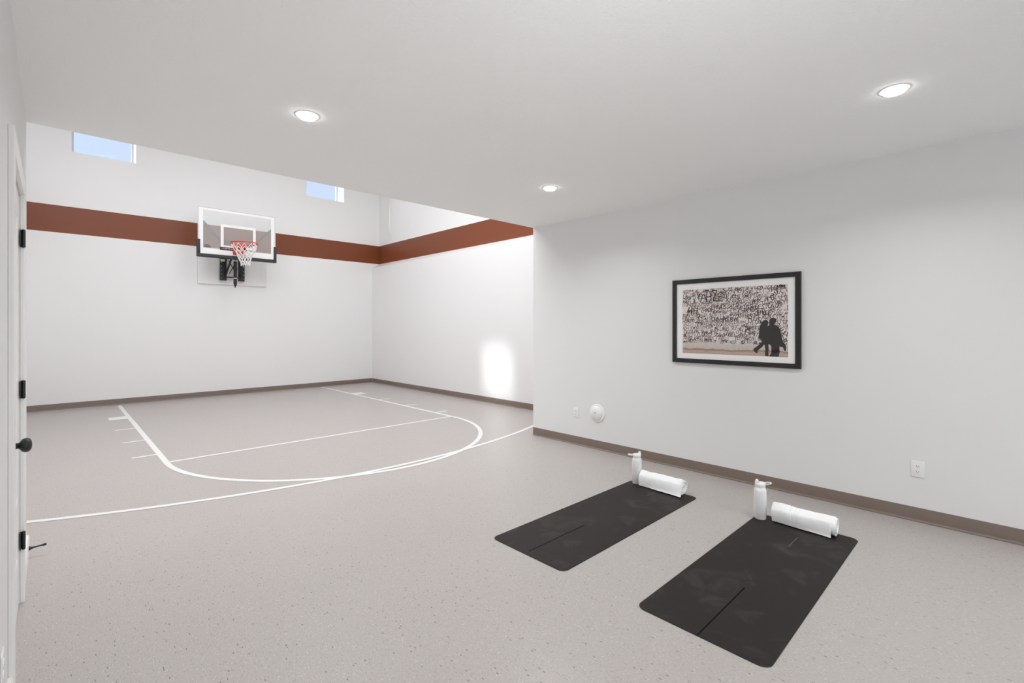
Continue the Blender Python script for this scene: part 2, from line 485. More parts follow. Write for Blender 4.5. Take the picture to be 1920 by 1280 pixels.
# unseen window added for light behind the camera: frame and pane
bm = BM(); t = .05
box(bm, RW[0], RW[1], YR - .10, YR - .03, RW[2], RW[2] + t); box(bm, RW[0], RW[1], YR - .10, YR - .03, RW[3] - t, RW[3])
for xx in (RW[0], (RW[0] + RW[1]) / 2 - t / 2, RW[1] - t): box(bm, xx, xx + t, YR - .10, YR - .03, RW[2] + t, RW[3] - t)
fr = structure(link('window_fill', bm, M['trim']), 'unseen white framed window added for light behind the camera')
bm = BM(); box(bm, RW[0] + t, RW[1] - t, YR - .07, YR - .06, RW[2] + t, RW[3] - t)
link('window_pane', bm, M['window_glass'], fr)

# vinyl cove base: thin sheet with a curved toe
def cove(name, p0, p1, nrm, mat=None, hgt=.1016):
    prof = [(0, hgt), (.0022, hgt), (.003, hgt - .002)]
    for i in range(9):
        a = i / 8 * pi / 2
        prof.append((.003 + .016 * (1 - cos(a)), .0215 - .0185 * sin(a)))
    prof += [(.020, .0012), (.019, 0.0), (0, 0.0)]
    bm = BM(); A = []; B = []
    for d, z in prof:
        A.append(bm.verts.new((p0[0] + nrm[0] * d, p0[1] + nrm[1] * d, z))); B.append(bm.verts.new((p1[0] + nrm[0] * d, p1[1] + nrm[1] * d, z)))
    n = len(prof)
    for i in range(n): bm.faces.new((A[i], A[(i + 1) % n], B[(i + 1) % n], B[i]))
    bm.faces.new(A[::-1]); bm.faces.new(B)
    return structure(link(name, bm, mat or M['base'], None, 40))
cove('baseboard_right', (XR, YR), (XR, YJ), (-1, 0))
cove('baseboard_back', (XCL, YB), (XCR, YB), (0, -1))
cove('baseboard_court_right', (XCR, YJ), (XCR, YB - .021), (-1, 0))
cove('baseboard_court_left', (XCL, YJ), (XCL, YB - .021), (1, 0))
def skirting(name, y0, y1):
    bm = BM()
    prism(bm, [(XL, 0), (XL + .014, 0), (XL + .014, .085), (XL + .009, .098), (XL, .098)], 'y', y0, y1)
    return structure(link(name, bm, M['trim']))
skirting('baseboard_left', YR, DY0 - .09)
skirting('baseboard_left_far', DY1 + .09, YJ)

# ------------------------------------------------------------------ door in the left wall
CT = .0175      # casing thickness
def casing_leg(bm, y0, y1, z0, z1):
    box(bm, XL, XL + CT, y0, y1, z0, z1, bev=.002, seg=1)
bm = BM(); casing_leg(bm, DY0 - .09, DY0, 0, DZ + .095); casing_leg(bm, DY1, DY1 + .09, 0, DZ + .095); casing_leg(bm, DY0, DY1, DZ + .004, DZ + .095)
structure(link('trim_1', bm, M['trim']), 'white casing round the door in the left wall')
door = empty('door_1', (XL - .018, DY1, 0)); structure(door, 'white panelled door with black hardware in the left wall')
bm = BM()
# slab with recessed panels on the room side
xf, xb = XL - .004, XL - .04
ya, yb_, za, zb = DY0 + .004, DY1 - .006, .014, DZ - .003
holes = [(ya + .115, yb_ - .115, .27, .45), (ya + .115, yb_ - .115, .57, 1.04), (ya + .115, yb_ - .115, 1.17, zb - .125)]
box(bm, xb, xf - .010, ya, yb_, za, zb)
ys = [ya, ya + .115, yb_ - .115, yb_]
box(bm, xf - .010, xf, ya, ys[1], za, zb); box(bm, xf - .010, xf, ys[2], yb_, za, zb)
zcur = za
for h in holes:
    box(bm, xf - .010, xf, ys[1], ys[2], zcur, h[2]); zcur = h[3]
box(bm, xf - .010, xf, ys[1], ys[2], zcur, zb)
for h in holes:      # sloped moulding round each panel
    (y0, y1, z0, z1) = h; k = .022
    o = [(y0, z0), (y1, z0), (y1, z1), (y0, z1)]; i_ = [(y0 + k, z0 + k), (y1 - k, z0 + k), (y1 - k, z1 - k), (y0 + k, z1 - k)]
    O = [bm.verts.new((xf - .001, a, b)) for a, b in o]; I = [bm.verts.new((xf - .009, a, b)) for a, b in i_]
    for n in range(4): bm.faces.new((O[n], O[(n + 1) % 4], I[(n + 1) % 4], I[n]))
part('door_slab', bm, M['trim'], door)
for z in (.325, 1.105, 1.885):
    bm = BM()
    box(bm, XL + .0, XL + .0035, DY1 - .034, DY1 - .001, z - .044, z + .044, bev=.001, seg=1)
    box(bm, XL + .0005, XL + CT + .003, DY1 - .0035, DY1 - .0006, z - .044, z + .044)
    lathe(bm, [(.0, -.0475), (.0065, -.0465), (.0068, -.044), (.0068, .044), (.0065, .0465), (0, .0475)], (XL + .0125, DY1 - .0085, z), seg=14)
    hg = part('hinge', bm, M['black_metal'], door, 40); hg['label'] = 'black butt hinge'
bm = BM(); kz, ky = .945, 2.785
lathe(bm, [(0, 0), (.029, 0), (.030, .004), (.026, .009), (.0125, .011), (.0115, .026), (.015, .031), (.024, .036), (.0285, .044), (.029, .051), (.026, .059), (.018, .064), (.008, .0662), (0, .0665)], (xf - .0005, ky, kz), axis=(1, 0, 0), seg=28)
kn = part('door_knob', bm, M['black_metal'], door, 50); kn['label'] = 'black round door knob'

# door stop on the skirting
bm = BM(); x0 = XL + .014
lathe(bm, [(0, 0), (.0125, 0), (.0125, .004), (.0085, .010), (.0055, .022), (.0042, .05), (.0045, .062)], (x0, 4.2, .055), axis=(1, 0, .06), seg=18)
ds = rebase(link('door_stop', bm, M['black_metal'], None, 50), (x0, 4.2, .055))
tag(ds, 'black rod door stop sticking out from the white skirting beside the open court', 'door stop')
bm = BM(); lathe(bm, [(.0062, .061), (.0072, .063), (.0072, .076), (.006, .079), (0, .079)], (x0, 4.2, .055), axis=(1, 0, .06), seg=18)
part('rubber_tip', bm, M['black_pad'], ds, 50)

# ------------------------------------------------------------------ outlets and wall fixture
def receptacle(place):
    """one duplex face in plate coordinates (a = along wall, z up, d = out of wall)"""
    bm = BM()
    n = 20; pts = []
    for i in range(n):
        a = 2 * pi * i / n; pts.append((.0165 * cos(a), max(-.0125, min(.0125, .0165 * sin(a)))))
    A = [bm.verts.new(place(p[0], p[1], .0045)) for p in pts]; B = [bm.verts.new(place(p[0] * .95, p[1] * .95, .0078)) for p in pts]
    for i in range(n): bm.faces.new((A[i], A[(i + 1) % n], B[(i + 1) % n], B[i]))
    bm.faces.new(B); bm.faces.new(A[::-1])
    def q(a0, a1, z0, z1):
        f = bm.faces.new([bm.verts.new(place(a, z, .0081)) for a, z in ((a0, z0), (a1, z0), (a1, z1), (a0, z1))]); f.material_index = 1
    q(-.0078, -.0052, -.001, .0072); q(.0052, .0078, -.001, .0062)
    f = bm.faces.new([bm.verts.new(place(.0026 * cos(2 * pi * i / 12), -.0062 + .0026 * sin(2 * pi * i / 12), .0081)) for i in range(12)]); f.material_index = 1
    return bm
def outlet(y, z, x, sgn, label, w=.0755, h=.118):
    o = empty('wall_outlet', (x, y, z))
    bm = BM(); d = .0055
    xs = sorted((x, x + sgn * d))
    box(bm, xs[0], xs[1], y - w / 2, y + w / 2, z - h / 2, z + h / 2, bev=.0022, seg=3)
    part('cover_plate', bm, M['white_plastic'], o, 35)
    for dz in (.0195, -.0195):
        r = part('receptacle', receptacle(lambda a, b, c, dz=dz: (x + sgn * c, y + sgn * a, z + dz + b)), [M['white_plastic'], M['outlet_slot']], o)
    bm = BM(); lathe(bm, [(.0032, .005), (.0032, .0066), (.0022, .0074), (0, .0075)], (x, y, z), axis=(sgn, 0, 0), seg=12)
    part('screw', bm, M['white_plastic'], o, 40)
    tag(o, label, 'outlet', 'white duplex wall outlets')
    return o
outlet(.449, .3845, XR, -1, 'white duplex wall outlet on the right wall below the framed picture, nearest the mats')
outlet(3.622, .390, XR, -1, 'white duplex wall outlet beside the round white domed fixture')
outlet(2.305, .295, XL, 1, 'white wall outlet at the left edge, low on the wall before the door')

dome = empty('wall_dome', (XR, 3.311, .420))
tag(dome, 'round white domed fixture low on the right wall near the court corner', 'wall fixture')
bm = BM(); lathe(bm, [(0, 0), (.105, 0), (.106, .006), (.102, .013), (.090, .016), (.088, .0165)], (XR, 3.311, .42), axis=(-1, 0, 0), seg=48)
part('base_ring', bm, M['white_plastic'], dome, 35)
bm = BM(); lathe(bm, [(.086, .012), (.082, .022), (.070, .033), (.050, .041), (.026, .045), (.0, .046)], (XR, 3.311, .42), axis=(-1, 0, 0), seg=48)
part('dome_cover', bm, M['white_plastic'], dome, 60)
bm = BM(); lathe(bm, [(.007, .044), (.007, .0475), (.0, .0478)], (XR, 3.311, .428), axis=(-1, 0, 0), seg=16)
part('indicator', bm, plain('grey_dot', (.25, .25, .25, 1), .5), dome, 40)

# ------------------------------------------------------------------ recessed ceiling lights
LIGHTS = [((1.128, 2.995), 'recessed round ceiling light on the left, above the basketball court line'),
          ((3.362, 2.978), 'small recessed round ceiling light farthest back, near the court corner'),
          ((3.337, .427), 'large near recessed round ceiling light on the right, above the mats')]
first = None
for (lx, ly), lab in LIGHTS:
    if first is None:
        o = empty('ceiling_light', (lx, ly, ZC))
        bm = BM(); lathe(bm, [(.054, .0), (.0565, -.003), (.062, -.004), (.0725, -.0028), (.0750, 0.), (.054, 0.)], (lx, ly, ZC), seg=48, cap=False)
        part('trim_ring', bm, M['white_plastic'], o, 50)
        bm = BM(); lathe(bm, [(.0560, -.0015), (.0545, -.010), (.047, -.018), (.025, -.0215), (.0, -.022)], (lx, ly, ZC), seg=48, cap=False)
        part('lens', bm, M['lens'], o, 60)['label'] = 'glowing white lens'
        first = o
    else:
        o = copy_tree(first); o.location = (lx, ly, ZC)
    tag(o, lab, 'ceiling light', 'recessed ceiling lights')

# ------------------------------------------------------------------ framed picture
PY0, PY1, PZ0, PZ1 = 1.203, 2.360, 1.070, 1.897       # outer frame
FW, FD = .042, .026
pic = empty('framed_picture', (XR, (PY0 + PY1) / 2, PZ0))
tag(pic, 'black framed photograph of a graffiti covered wall hanging on the right wall', 'picture')
bm = BM()
xa = XR - FD
def frame_side(a, b, c, d):
    A = [bm.verts.new((xa, *p)) for p in (a, b, c, d)]; B = [bm.verts.new((XR - .001, *p)) for p in (a, b, c, d)]
    for i in range(4): bm.faces.new((A[i], A[(i + 1) % 4], B[(i + 1) % 4], B[i]))
    bm.faces.new(A); bm.faces.new(B[::-1])
o4 = [(PY0, PZ0), (PY1, PZ0), (PY1, PZ1), (PY0, PZ1)]; i4 = [(PY0 + FW, PZ0 + FW), (PY1 - FW, PZ0 + FW), (PY1 - FW, PZ1 - FW), (PY0 + FW, PZ1 - FW)]
for n in range(4): frame_side(o4[n], o4[(n + 1) % 4], i4[(n + 1) % 4], i4[n])
part('picture_frame', bm, M['frame_black'], pic)
SY, TZ, SW, TH = 2.257, 1.165, .956, .632           # print: left end, bottom, width, height
XP = XR - .0125
bm = BM()
yy0, yy1, zz0, zz1 = SY - SW, SY, TZ, TZ + TH
a0, a1, c0, c1 = PY0 + FW - .002, PY1 - FW + .002, PZ0 + FW - .002, PZ1 - FW + .002
for q in ((a0, a1, c0, zz0), (a0, a1, zz1, c1), (a0, yy0, zz0, zz1), (yy1, a1, zz0, zz1)):
    box(bm, XP - .0016, XP + .003, *q)
part('mat_board', bm, M['mat_white'], pic)
bm = BM(); box(bm, XP, XP + .003, yy0 - .004, yy1 + .004, zz0 - .004, zz1 + .004)
pr = part('print', bm, M['print'], pic)
# move print's own origin to its lower left so its picture runs 0..0.632 in z
loc = Vector((XP, SY, TZ)) - pic.location
pr.data.transform(Matrix.Translation(-loc)); pr.location = loc

def pt(s, t, z=0.):      # print plane: s right, t up in metres, z towards the viewer
    return (-.0003 - z, -s, t)
GL = {  # single stroke letters on a 0..1 x 0..1.4 grid
 'A': [[(0, 0), (.45, 1.4), (.9, 0)], [(.15, .5), (.8, .55)]], 'B': [[(0, 0), (0, 1.4), (.6, 1.3), (.65, .9), (.05, .75), (.75, .6), (.7, .1), (0, 0)]],
 'C': [[(.8, 1.2), (.45, 1.4), (.05, .9), (.1, .3), (.5, 0), (.85, .2)]], 'D': [[(0, 0), (.05, 1.4), (.7, 1.1), (.8, .5), (.5, .05), (0, 0)]],
 'E': [[(.75, 1.35), (0, 1.3), (0, 0), (.8, .05)], [(0, .7), (.6, .72)]], 'F': [[(.8, 1.4), (0, 1.3), (.05, 0)], [(0, .7), (.6, .75)]],
 'G': [[(.8, 1.2), (.4, 1.4), (0, .8), (.2, .1), (.7, .05), (.85, .55), (.45, .55)]], 'H': [[(0, 0), (.05, 1.4)], [(.8, 0), (.75, 1.4)], [(0, .65), (.8, .75)]],
 'I': [[(.3, 0), (.35, 1.4)]], 'J': [[(.7, 1.4), (.65, .3), (.35, 0), (0, .3)]], 'K': [[(0, 0), (.05, 1.4)], [(.8, 1.4), (.1, .65), (.85, 0)]],
 'L': [[(0, 1.4), (.05, 0), (.8, .1)]], 'M': [[(0, 0), (.1, 1.4), (.5, .5), (.85, 1.4), (1, 0)]], 'N': [[(0, 0), (.05, 1.4), (.8, 0), (.8, 1.4)]],
 'O': [[(.45, 1.4), (.05, .9), (.1, .3), (.5, 0), (.85, .5), (.8, 1.1), (.45, 1.4)]], 'P': [[(0, 0), (.05, 1.4), (.75, 1.2), (.7, .75), (.05, .6)]],
 'R': [[(0, 0), (.05, 1.4), (.75, 1.2), (.65, .8), (.1, .65), (.85, 0)]], 'S': [[(.8, 1.25), (.4, 1.4), (.1, 1.05), (.7, .55), (.6, .1), (.2, 0), (0, .25)]],
 'T': [[(0, 1.35), (.9, 1.4)], [(.45, 1.4), (.4, 0)]], 'U': [[(0, 1.4), (.05, .3), (.4, 0), (.8, .3), (.8, 1.4)]], 'V': [[(0, 1.4), (.4, 0), (.85, 1.4)]],
 'W': [[(0, 1.4), (.2, 0), (.5, .9), (.75, 0), (1, 1.4)]], 'X': [[(0, 0), (.85, 1.4)], [(0, 1.4), (.85, 0)]], 'Y': [[(0, 1.4), (.4, .7), (.85, 1.4)], [(.4, .7), (.4, 0)]],
 'Z': [[(0, 1.35), (.85, 1.4), (0, 0), (.9, .05)]], '1': [[(.1, 1.1), (.4, 1.4), (.4, 0)]], '2': [[(0, 1.1), (.4, 1.4), (.8, 1.0), (0, 0), (.9, .05)]]}
def smooth2(p, it=2):
    for _ in range(it):
        if len(p) < 3: return p
        q = [p[0]]
        for a, b in zip(p, p[1:]):
            q += [(a[0] * .75 + b[0] * .25, a[1] * .75 + b[1] * .25), (a[0] * .25 + b[0] * .75, a[1] * .25 + b[1] * .75)]
        q.append(p[-1]); p = q
    return p
ART = BM()
lay = [0]
def inside(p): return .002 < p[0] < SW - .002 and .10 < p[1] < TH - .002
def stroke(pts, w, ink):
    lay[0] += 1
    run = []
    for p in pts + [None]:
        if p is not None and inside(p): run.append(p)
        else:
            if len(run) > 1: ribbon(ART, run, w, pt, ink + 1, .00002 + (lay[0] % 60) * 3e-6)
            run = []
def word(txt, x, y, h, w, ink=0, slant=.15, ang=0., jit=.07, tight=.80):
    """tag written from (x, y) with letter height h; returns its end"""
    sc = h / 1.4; cx = 0.
    for ch in txt:
        if ch == ' ': cx += .5 * sc; continue
        sx = sc * rnd.uniform(.8, 1.1); dy = rnd.uniform(-.08, .08) * h; k = rnd.uniform(.9, 1.15)
        for st in GL[ch]:
            P = [(px + rnd.uniform(-jit, jit), py + rnd.uniform(-jit, jit)) for px, py in st]
            P = smooth2(P)
            Q = []
            for px, py in P:
                u = cx + px * sx + py * sc * k * slant; v = dy + py * sc * k
                Q.append((x + u * cos(ang) - v * sin(ang), y + u * sin(ang) + v * cos(ang)))
            stroke(Q, w * rnd.uniform(.8, 1.2), ink)
        cx += 1.13 * sx * tight
    return x + cx
ROWS = [  # (height of the baseline, letter height, words): tags read off the photograph as far as they can be made out
 (.600, 0.034, 'AUZ NUE KE TAZ MS VEO RIMS TRUST NEW OLD SOLE PEPE'),
 (.566, 0.038, 'MEZ J NESTE  KYRO OXER 2 AMO KOPEL CLY ST AFEX OPNEX'),
 (.530, 0.036, 'WORD MSTE        PEX OXOR AMMO TON EPIC GENT ANV EHE'),
 (.497, 0.037, 'ROOM JK        REUS TUBER X FERRO BI CRE AMER SETH GO'),
 (.463, 0.034, 'KONO GEX FUZZ NOTE AUTO COM NISER UBER COSMO OBEY CES'),
 (.430, 0.034, '        SLOW CHAS TOMA WUS CAT MERCUS SHEES TEA GER'),
 (.395, 0.035, '    HH  UPS  CHAOS BVC VO OWMA KIN AMZH SETS TRB FR'),
 (.362, 0.031, 'PINKS VIPERS EX NUTRITION TRUM MUTING CBT HAVEF VIBE'),
 (.328, 0.035, 'FRU DOU MESON OP FLUNATION VX FIEND RUX CSTM T HOMER'),
 (.296, 0.034, 'MONERO KERN BIKE CHTAS BVC EZ VEORN SX CSTM TE ARVE'),
 (.262, 0.034, 'TONERS TEX BT MEN FIX SOUND ESSO RADS OER T WAS VAX'),
 (.230, 0.035, 'PEPS TORSO TEMOTE NIT BUS SEF OTTER NERO XEO ROG VE'),
 (.198, 0.035, 'KES OUNK TRAX SPICY JOHNNY O THE MOZ SER ELI T WES XE'),
 (.166, 0.034, 'XR SONUB GEKS SEAN W ROLL ORB WHY XT NUE EU SPA TIX'),
 (.136, 0.034, 'JOUBR KARST BUDDY MEN         TEN SPRY OH CY PAW NOSE'),
 (.108, 0.029, 'AND KERT XY BLEBER TY    IS TR  WEST    OJ  TO GOLA')]
for y, h, txt in ROWS:
    x = .004
    while x < SW - .01:
        for wd in txt.split(' '):
            if not wd: x += .010; continue
            ink = 0 if rnd.random() < .80 else rnd.choice((1, 2, 2))
            hh = h * rnd.uniform(.80, 1.25)
            x = word(wd, x, y + rnd.uniform(-.005, .004), hh, rnd.uniform(.0036, .0058), ink, rnd.uniform(-.08, .3), rnd.uniform(-.12, .12), .13) + rnd.uniform(.003, .016)
            if x > SW - .01: break
# small scribbles that fill the gaps
for _ in range(70):
    x, y = rnd.uniform(0, SW), rnd.uniform(.11, TH)
    wd = ''.join(rnd.choice('AEIKMNORSTUXZ') for _ in range(rnd.randint(2, 4)))
    word(wd, x, y, rnd.uniform(.009, .018), rnd.uniform(.002, .0032), rnd.choice((0, 0, 2, 2, 1)), .1, rnd.uniform(-.3, .3), .12)
# the large tags
def big_patch(s0, s1, t0, t1):   # pale plaster showing round a large tag
    pass
C0 = [(.247 + .086 * cos(a), .548 + .062 * sin(a)) for a in [i / 40 * 2 * pi + .6 for i in range(41)]]
stroke(C0, .006, 0)
word('AHZE', .185, .510, .088, .0095, 0, .02, 0, .05, .78)
stroke([(.245 + .011 * cos(i / 16 * 2 * pi), .606 + .011 * sin(i / 16 * 2 * pi)) for i in range(17)], .005, 0)
word('HH', .055, .395, .072, .0095, 0, .05, -.12, .05, 1.0)
word('CHAS', .285, .428, .045, .0065, 1, .1, .02, .08, 1.15)
word('BVC', .300, .392, .022, .004, 1, .3, 0, .08, 1.5)
word('CHIMAS BVC', .290, .315, .036, .007, 0, .1, 0, .06, .95)
word('OPNEX', .842, .585, .040, .006, 0, .2, .16, .06)
word('XEO', .615, .232, .034, .0055, 0, .1, 0, .06)
word('EJI', .625, .193, .034, .0055, 0, .1, 0, .06)
word('AMZH', .588, .402, .044, .0045, 0, .25, 0, .05)
word('CSTM', .618, .338, .040, .0055, 0, .2, .05, .06)
word('HHOEF', .710, .375, .036, .0052, 0, .05, -.05, .05)
for i in range(8): stroke([(.360 + i * .0125, .112 + rnd.uniform(0, .006)), (.361 + i * .0125, .165 + rnd.uniform(-.01, .012))], .0026, rnd.choice((0, 0, 2)))
for i in range(6): stroke([(.565 + i * .011, .118), (.566 + i * .011, .16 + rnd.uniform(-.01, .01))], .0024, 2)
stroke([(.60, .27), (.622, .248), (.640, .222)], .006, 0); stroke([(.602, .215), (.622, .243), (.648, .258)], .005, 0)
# two walkers in silhouette
WOM = [(0.771, 0.445), (0.783, 0.4902), (0.795, 0.5094), (0.8187, 0.5116), (0.8344, 0.4896), (0.8305, 0.4447), (0.8187, 0.4242), (0.8501, 0.3551), (0.854, 0.1761), (0.8344, 0.1753), (0.8368, 0.0985), (0.8344, 0.0021), (0.8053, 0.0066), (0.8069, 0.0969), (0.8005, 0.174), (0.783, 0.1345), (0.7389, 0.0738), (0.7429, 0.048), (0.7267, 0.0405), (0.7063, 0.072), (0.7022, 0.098), (0.751, 0.159), (0.7766, 0.1989), (0.771, 0.2376), (0.7445, 0.2524), (0.7526, 0.315), (0.7558, 0.3801), (0.759, 0.4125)]
MAN = [(0.8423, 0.5087), (0.8524, 0.5367), (0.885, 0.5412), (0.9042, 0.518), (0.8965, 0.4762), (0.8811, 0.4445), (0.9118, 0.4254), (0.9347, 0.3812), (0.946, 0.2805), (0.9596, 0.1992), (0.9776, 0.1748), (0.9836, 0.1312), (0.9799, 0.0872), (0.9686, 0.0828), (0.9551, 0.1361), (0.9385, 0.1391), (0.9294, 0.1475), (0.9279, 0.1033), (0.9309, 0.0719), (0.9195, 0.0016), (0.8383, 0.0016), (0.8579, 0.0485), (0.8594, 0.138), (0.8501, 0.1631), (0.8226, 0.1877), (0.8148, 0.3547), (0.8163, 0.4126), (0.8462, 0.4446), (0.8399, 0.4767)]
def flat_shape(pl, z, mi):
    tri = mathutils.geometry.tessellate_polygon([[Vector((a, b, 0)) for a, b in pl]])
    vs = [ART.verts.new(pt(a, b, z)) for a, b in pl]
    for t in tri:
        f = ART.faces.new([vs[k] for k in t]); f.material_index = mi
flat_shape([(a * SW, b * TH) for a, b in WOM], .0006, 4)
flat_shape([(a * SW, b * TH) for a, b in MAN], .0008, 4)
flat_shape([((.8965 + .028 * cos(a)) * SW, (.079 + .027 * sin(a) + .006 * cos(a)) * TH) for a in [i / 24 * 2 * pi for i in range(24)]], .0010, 5)
ART.from_mesh(pr.data); ART.to_mesh(pr.data); ART.free()
for k in ('ink', 'ink_brown', 'ink_grey', 'silhouette', 'silhouette_dark'): pr.data.materials.append(M[k])

# ------------------------------------------------------------------ yoga mats
def rrect(x0, x1, y0, y1, r, n=8):
    P = []
    for cx, cy, a in ((x1 - r, y1 - r, 0), (x0 + r, y1 - r, pi / 2), (x0 + r, y0 + r, pi), (x1 - r, y0 + r, 1.5 * pi)):
        P += [(cx + r * cos(a + i / n * pi / 2), cy + r * sin(a + i / n * pi / 2)) for i in range(n + 1)]
    return P
def yoga_mat(x0, x1, y0, y1, label, marks):
    t = .0045
    outer = rrect(x0, x1, y0, y1, .048); inner = rrect(x0 + .003, x1 - .003, y0 + .003, y1 - .003, .045)
    bm = BM()
    rings = [[bm.verts.new((*p, z)) for p in q] for q, z in ((inner, 0.), (outer, .0012), (outer, t - .0015), (inner, t))]
    n = len(outer)
    for a, b in zip(rings, rings[1:]):
        for i in range(n): bm.faces.new((a[i], a[(i + 1) % n], b[(i + 1) % n], b[i]))
    bm.faces.new(rings[0][::-1]); bm.faces.new(rings[-1])
    o = rebase(link('yoga_mat', bm, M['rubber']), ((x0 + x1) / 2, (y0 + y1) / 2, 0))
    tag(o, label, 'yoga mat', 'black yoga mats')
    for (p, q, w, mk) in marks:
        bm = BM(); ribbon(bm, [p, q], w, lambda x, y, z: (x, y, z), 0, t + .0004)
        part('alignment_line', bm, M[mk], o)
    return t
MT = yoga_mat(2.132, 3.872, 1.783, 2.413, 'black yoga mat farther from the camera, left of the other mat', [((2.17, 2.100), (2.74, 2.100), .008, 'mat_groove'), ((3.60, 2.100), (3.735, 2.100), .006, 'mat_scuff')])
yoga_mat(2.140, 3.888, .682, 1.312, 'black yoga mat nearest the camera, on the right', [((2.142, .990), (2.715, .990), .008, 'mat_groove'), ((3.43, .978), (3.62, .978), .006, 'mat_scuff')])

# ------------------------------------------------------------------ water bottles
def bottle(x, y, ang, label):
    z = MT + .0003
    o = empty('water_bottle', (x, y, z)); tag(o, label, 'bottle', 'white water bottles')
    R = .0425
    bm = BM()
    lathe(bm, [(0, 0), (.036, 0), (.0395, .0015), (.0405, .006), (.0408, .010), (R, .012), (R, .205), (.0415, .214), (.0385, .222), (.0352, .228), (.034, .232), (.0335, .2385)], (x, y, z), seg=48)
    part('body', bm, M['bottle'], o, 45)
    bm = BM()
    lathe(bm, [(.0345, .2365), (.0358, .238), (.0362, .258), (.0345, .2625), (.0, .2635)], (x, y, z), seg=48)
    lid = part('lid', bm, M['bottle_lid'], o, 45)
    c, s = cos(ang), sin(ang)
    L = lambda a, b, h: (x + a * c - b * s, y + a * s + b * c, z + h)
    bm = BM()   # carry loop: a flat ring beside the lid
    pts = []
    for i in range(25):
        a = -pi * .62 + i / 24 * pi * 1.24
        pts.append(L(.052 + .028 * cos(a), .020 * sin(a), .262 - .004 * (1 - cos(a))))
    pts = [L(.024, -.017, .2615)] + pts + [L(.024, .017, .2615)]
    tube(bm, pts, .0042, 8)
    part('carry_loop', bm, M['bottle_lid'], lid, 60)
    bm = BM()   # flip spout at the other side
    tube(bm, [L(-.030, 0, .254), L(-.028, 0, .264), L(-.0255, 0, .274), L(-.0235, 0, .282), L(-.0225, 0, .2875), L(-.022, 0, .2895)], [.0085, .0108, .0112, .0108, .0085, .003], 14)
    part('spout', bm, M['bottle_lid'], lid, 60)
    bm = BM()
    bar(bm, L(-.018, 0, .266), L(.026, 0, .2635), .030, .009)
    part('spout_cradle', bm, M['bottle_lid'], lid)
    return o
# loop of the far bottle points left in the view, that of the near one right
bottle(3.828, 2.334, radians(136), 'white water bottle at the corner of the far mat, loop handle pointing left')
bottle(3.789, 1.270, radians(-44), 'white water bottle at the corner of the near mat, loop handle pointing right')

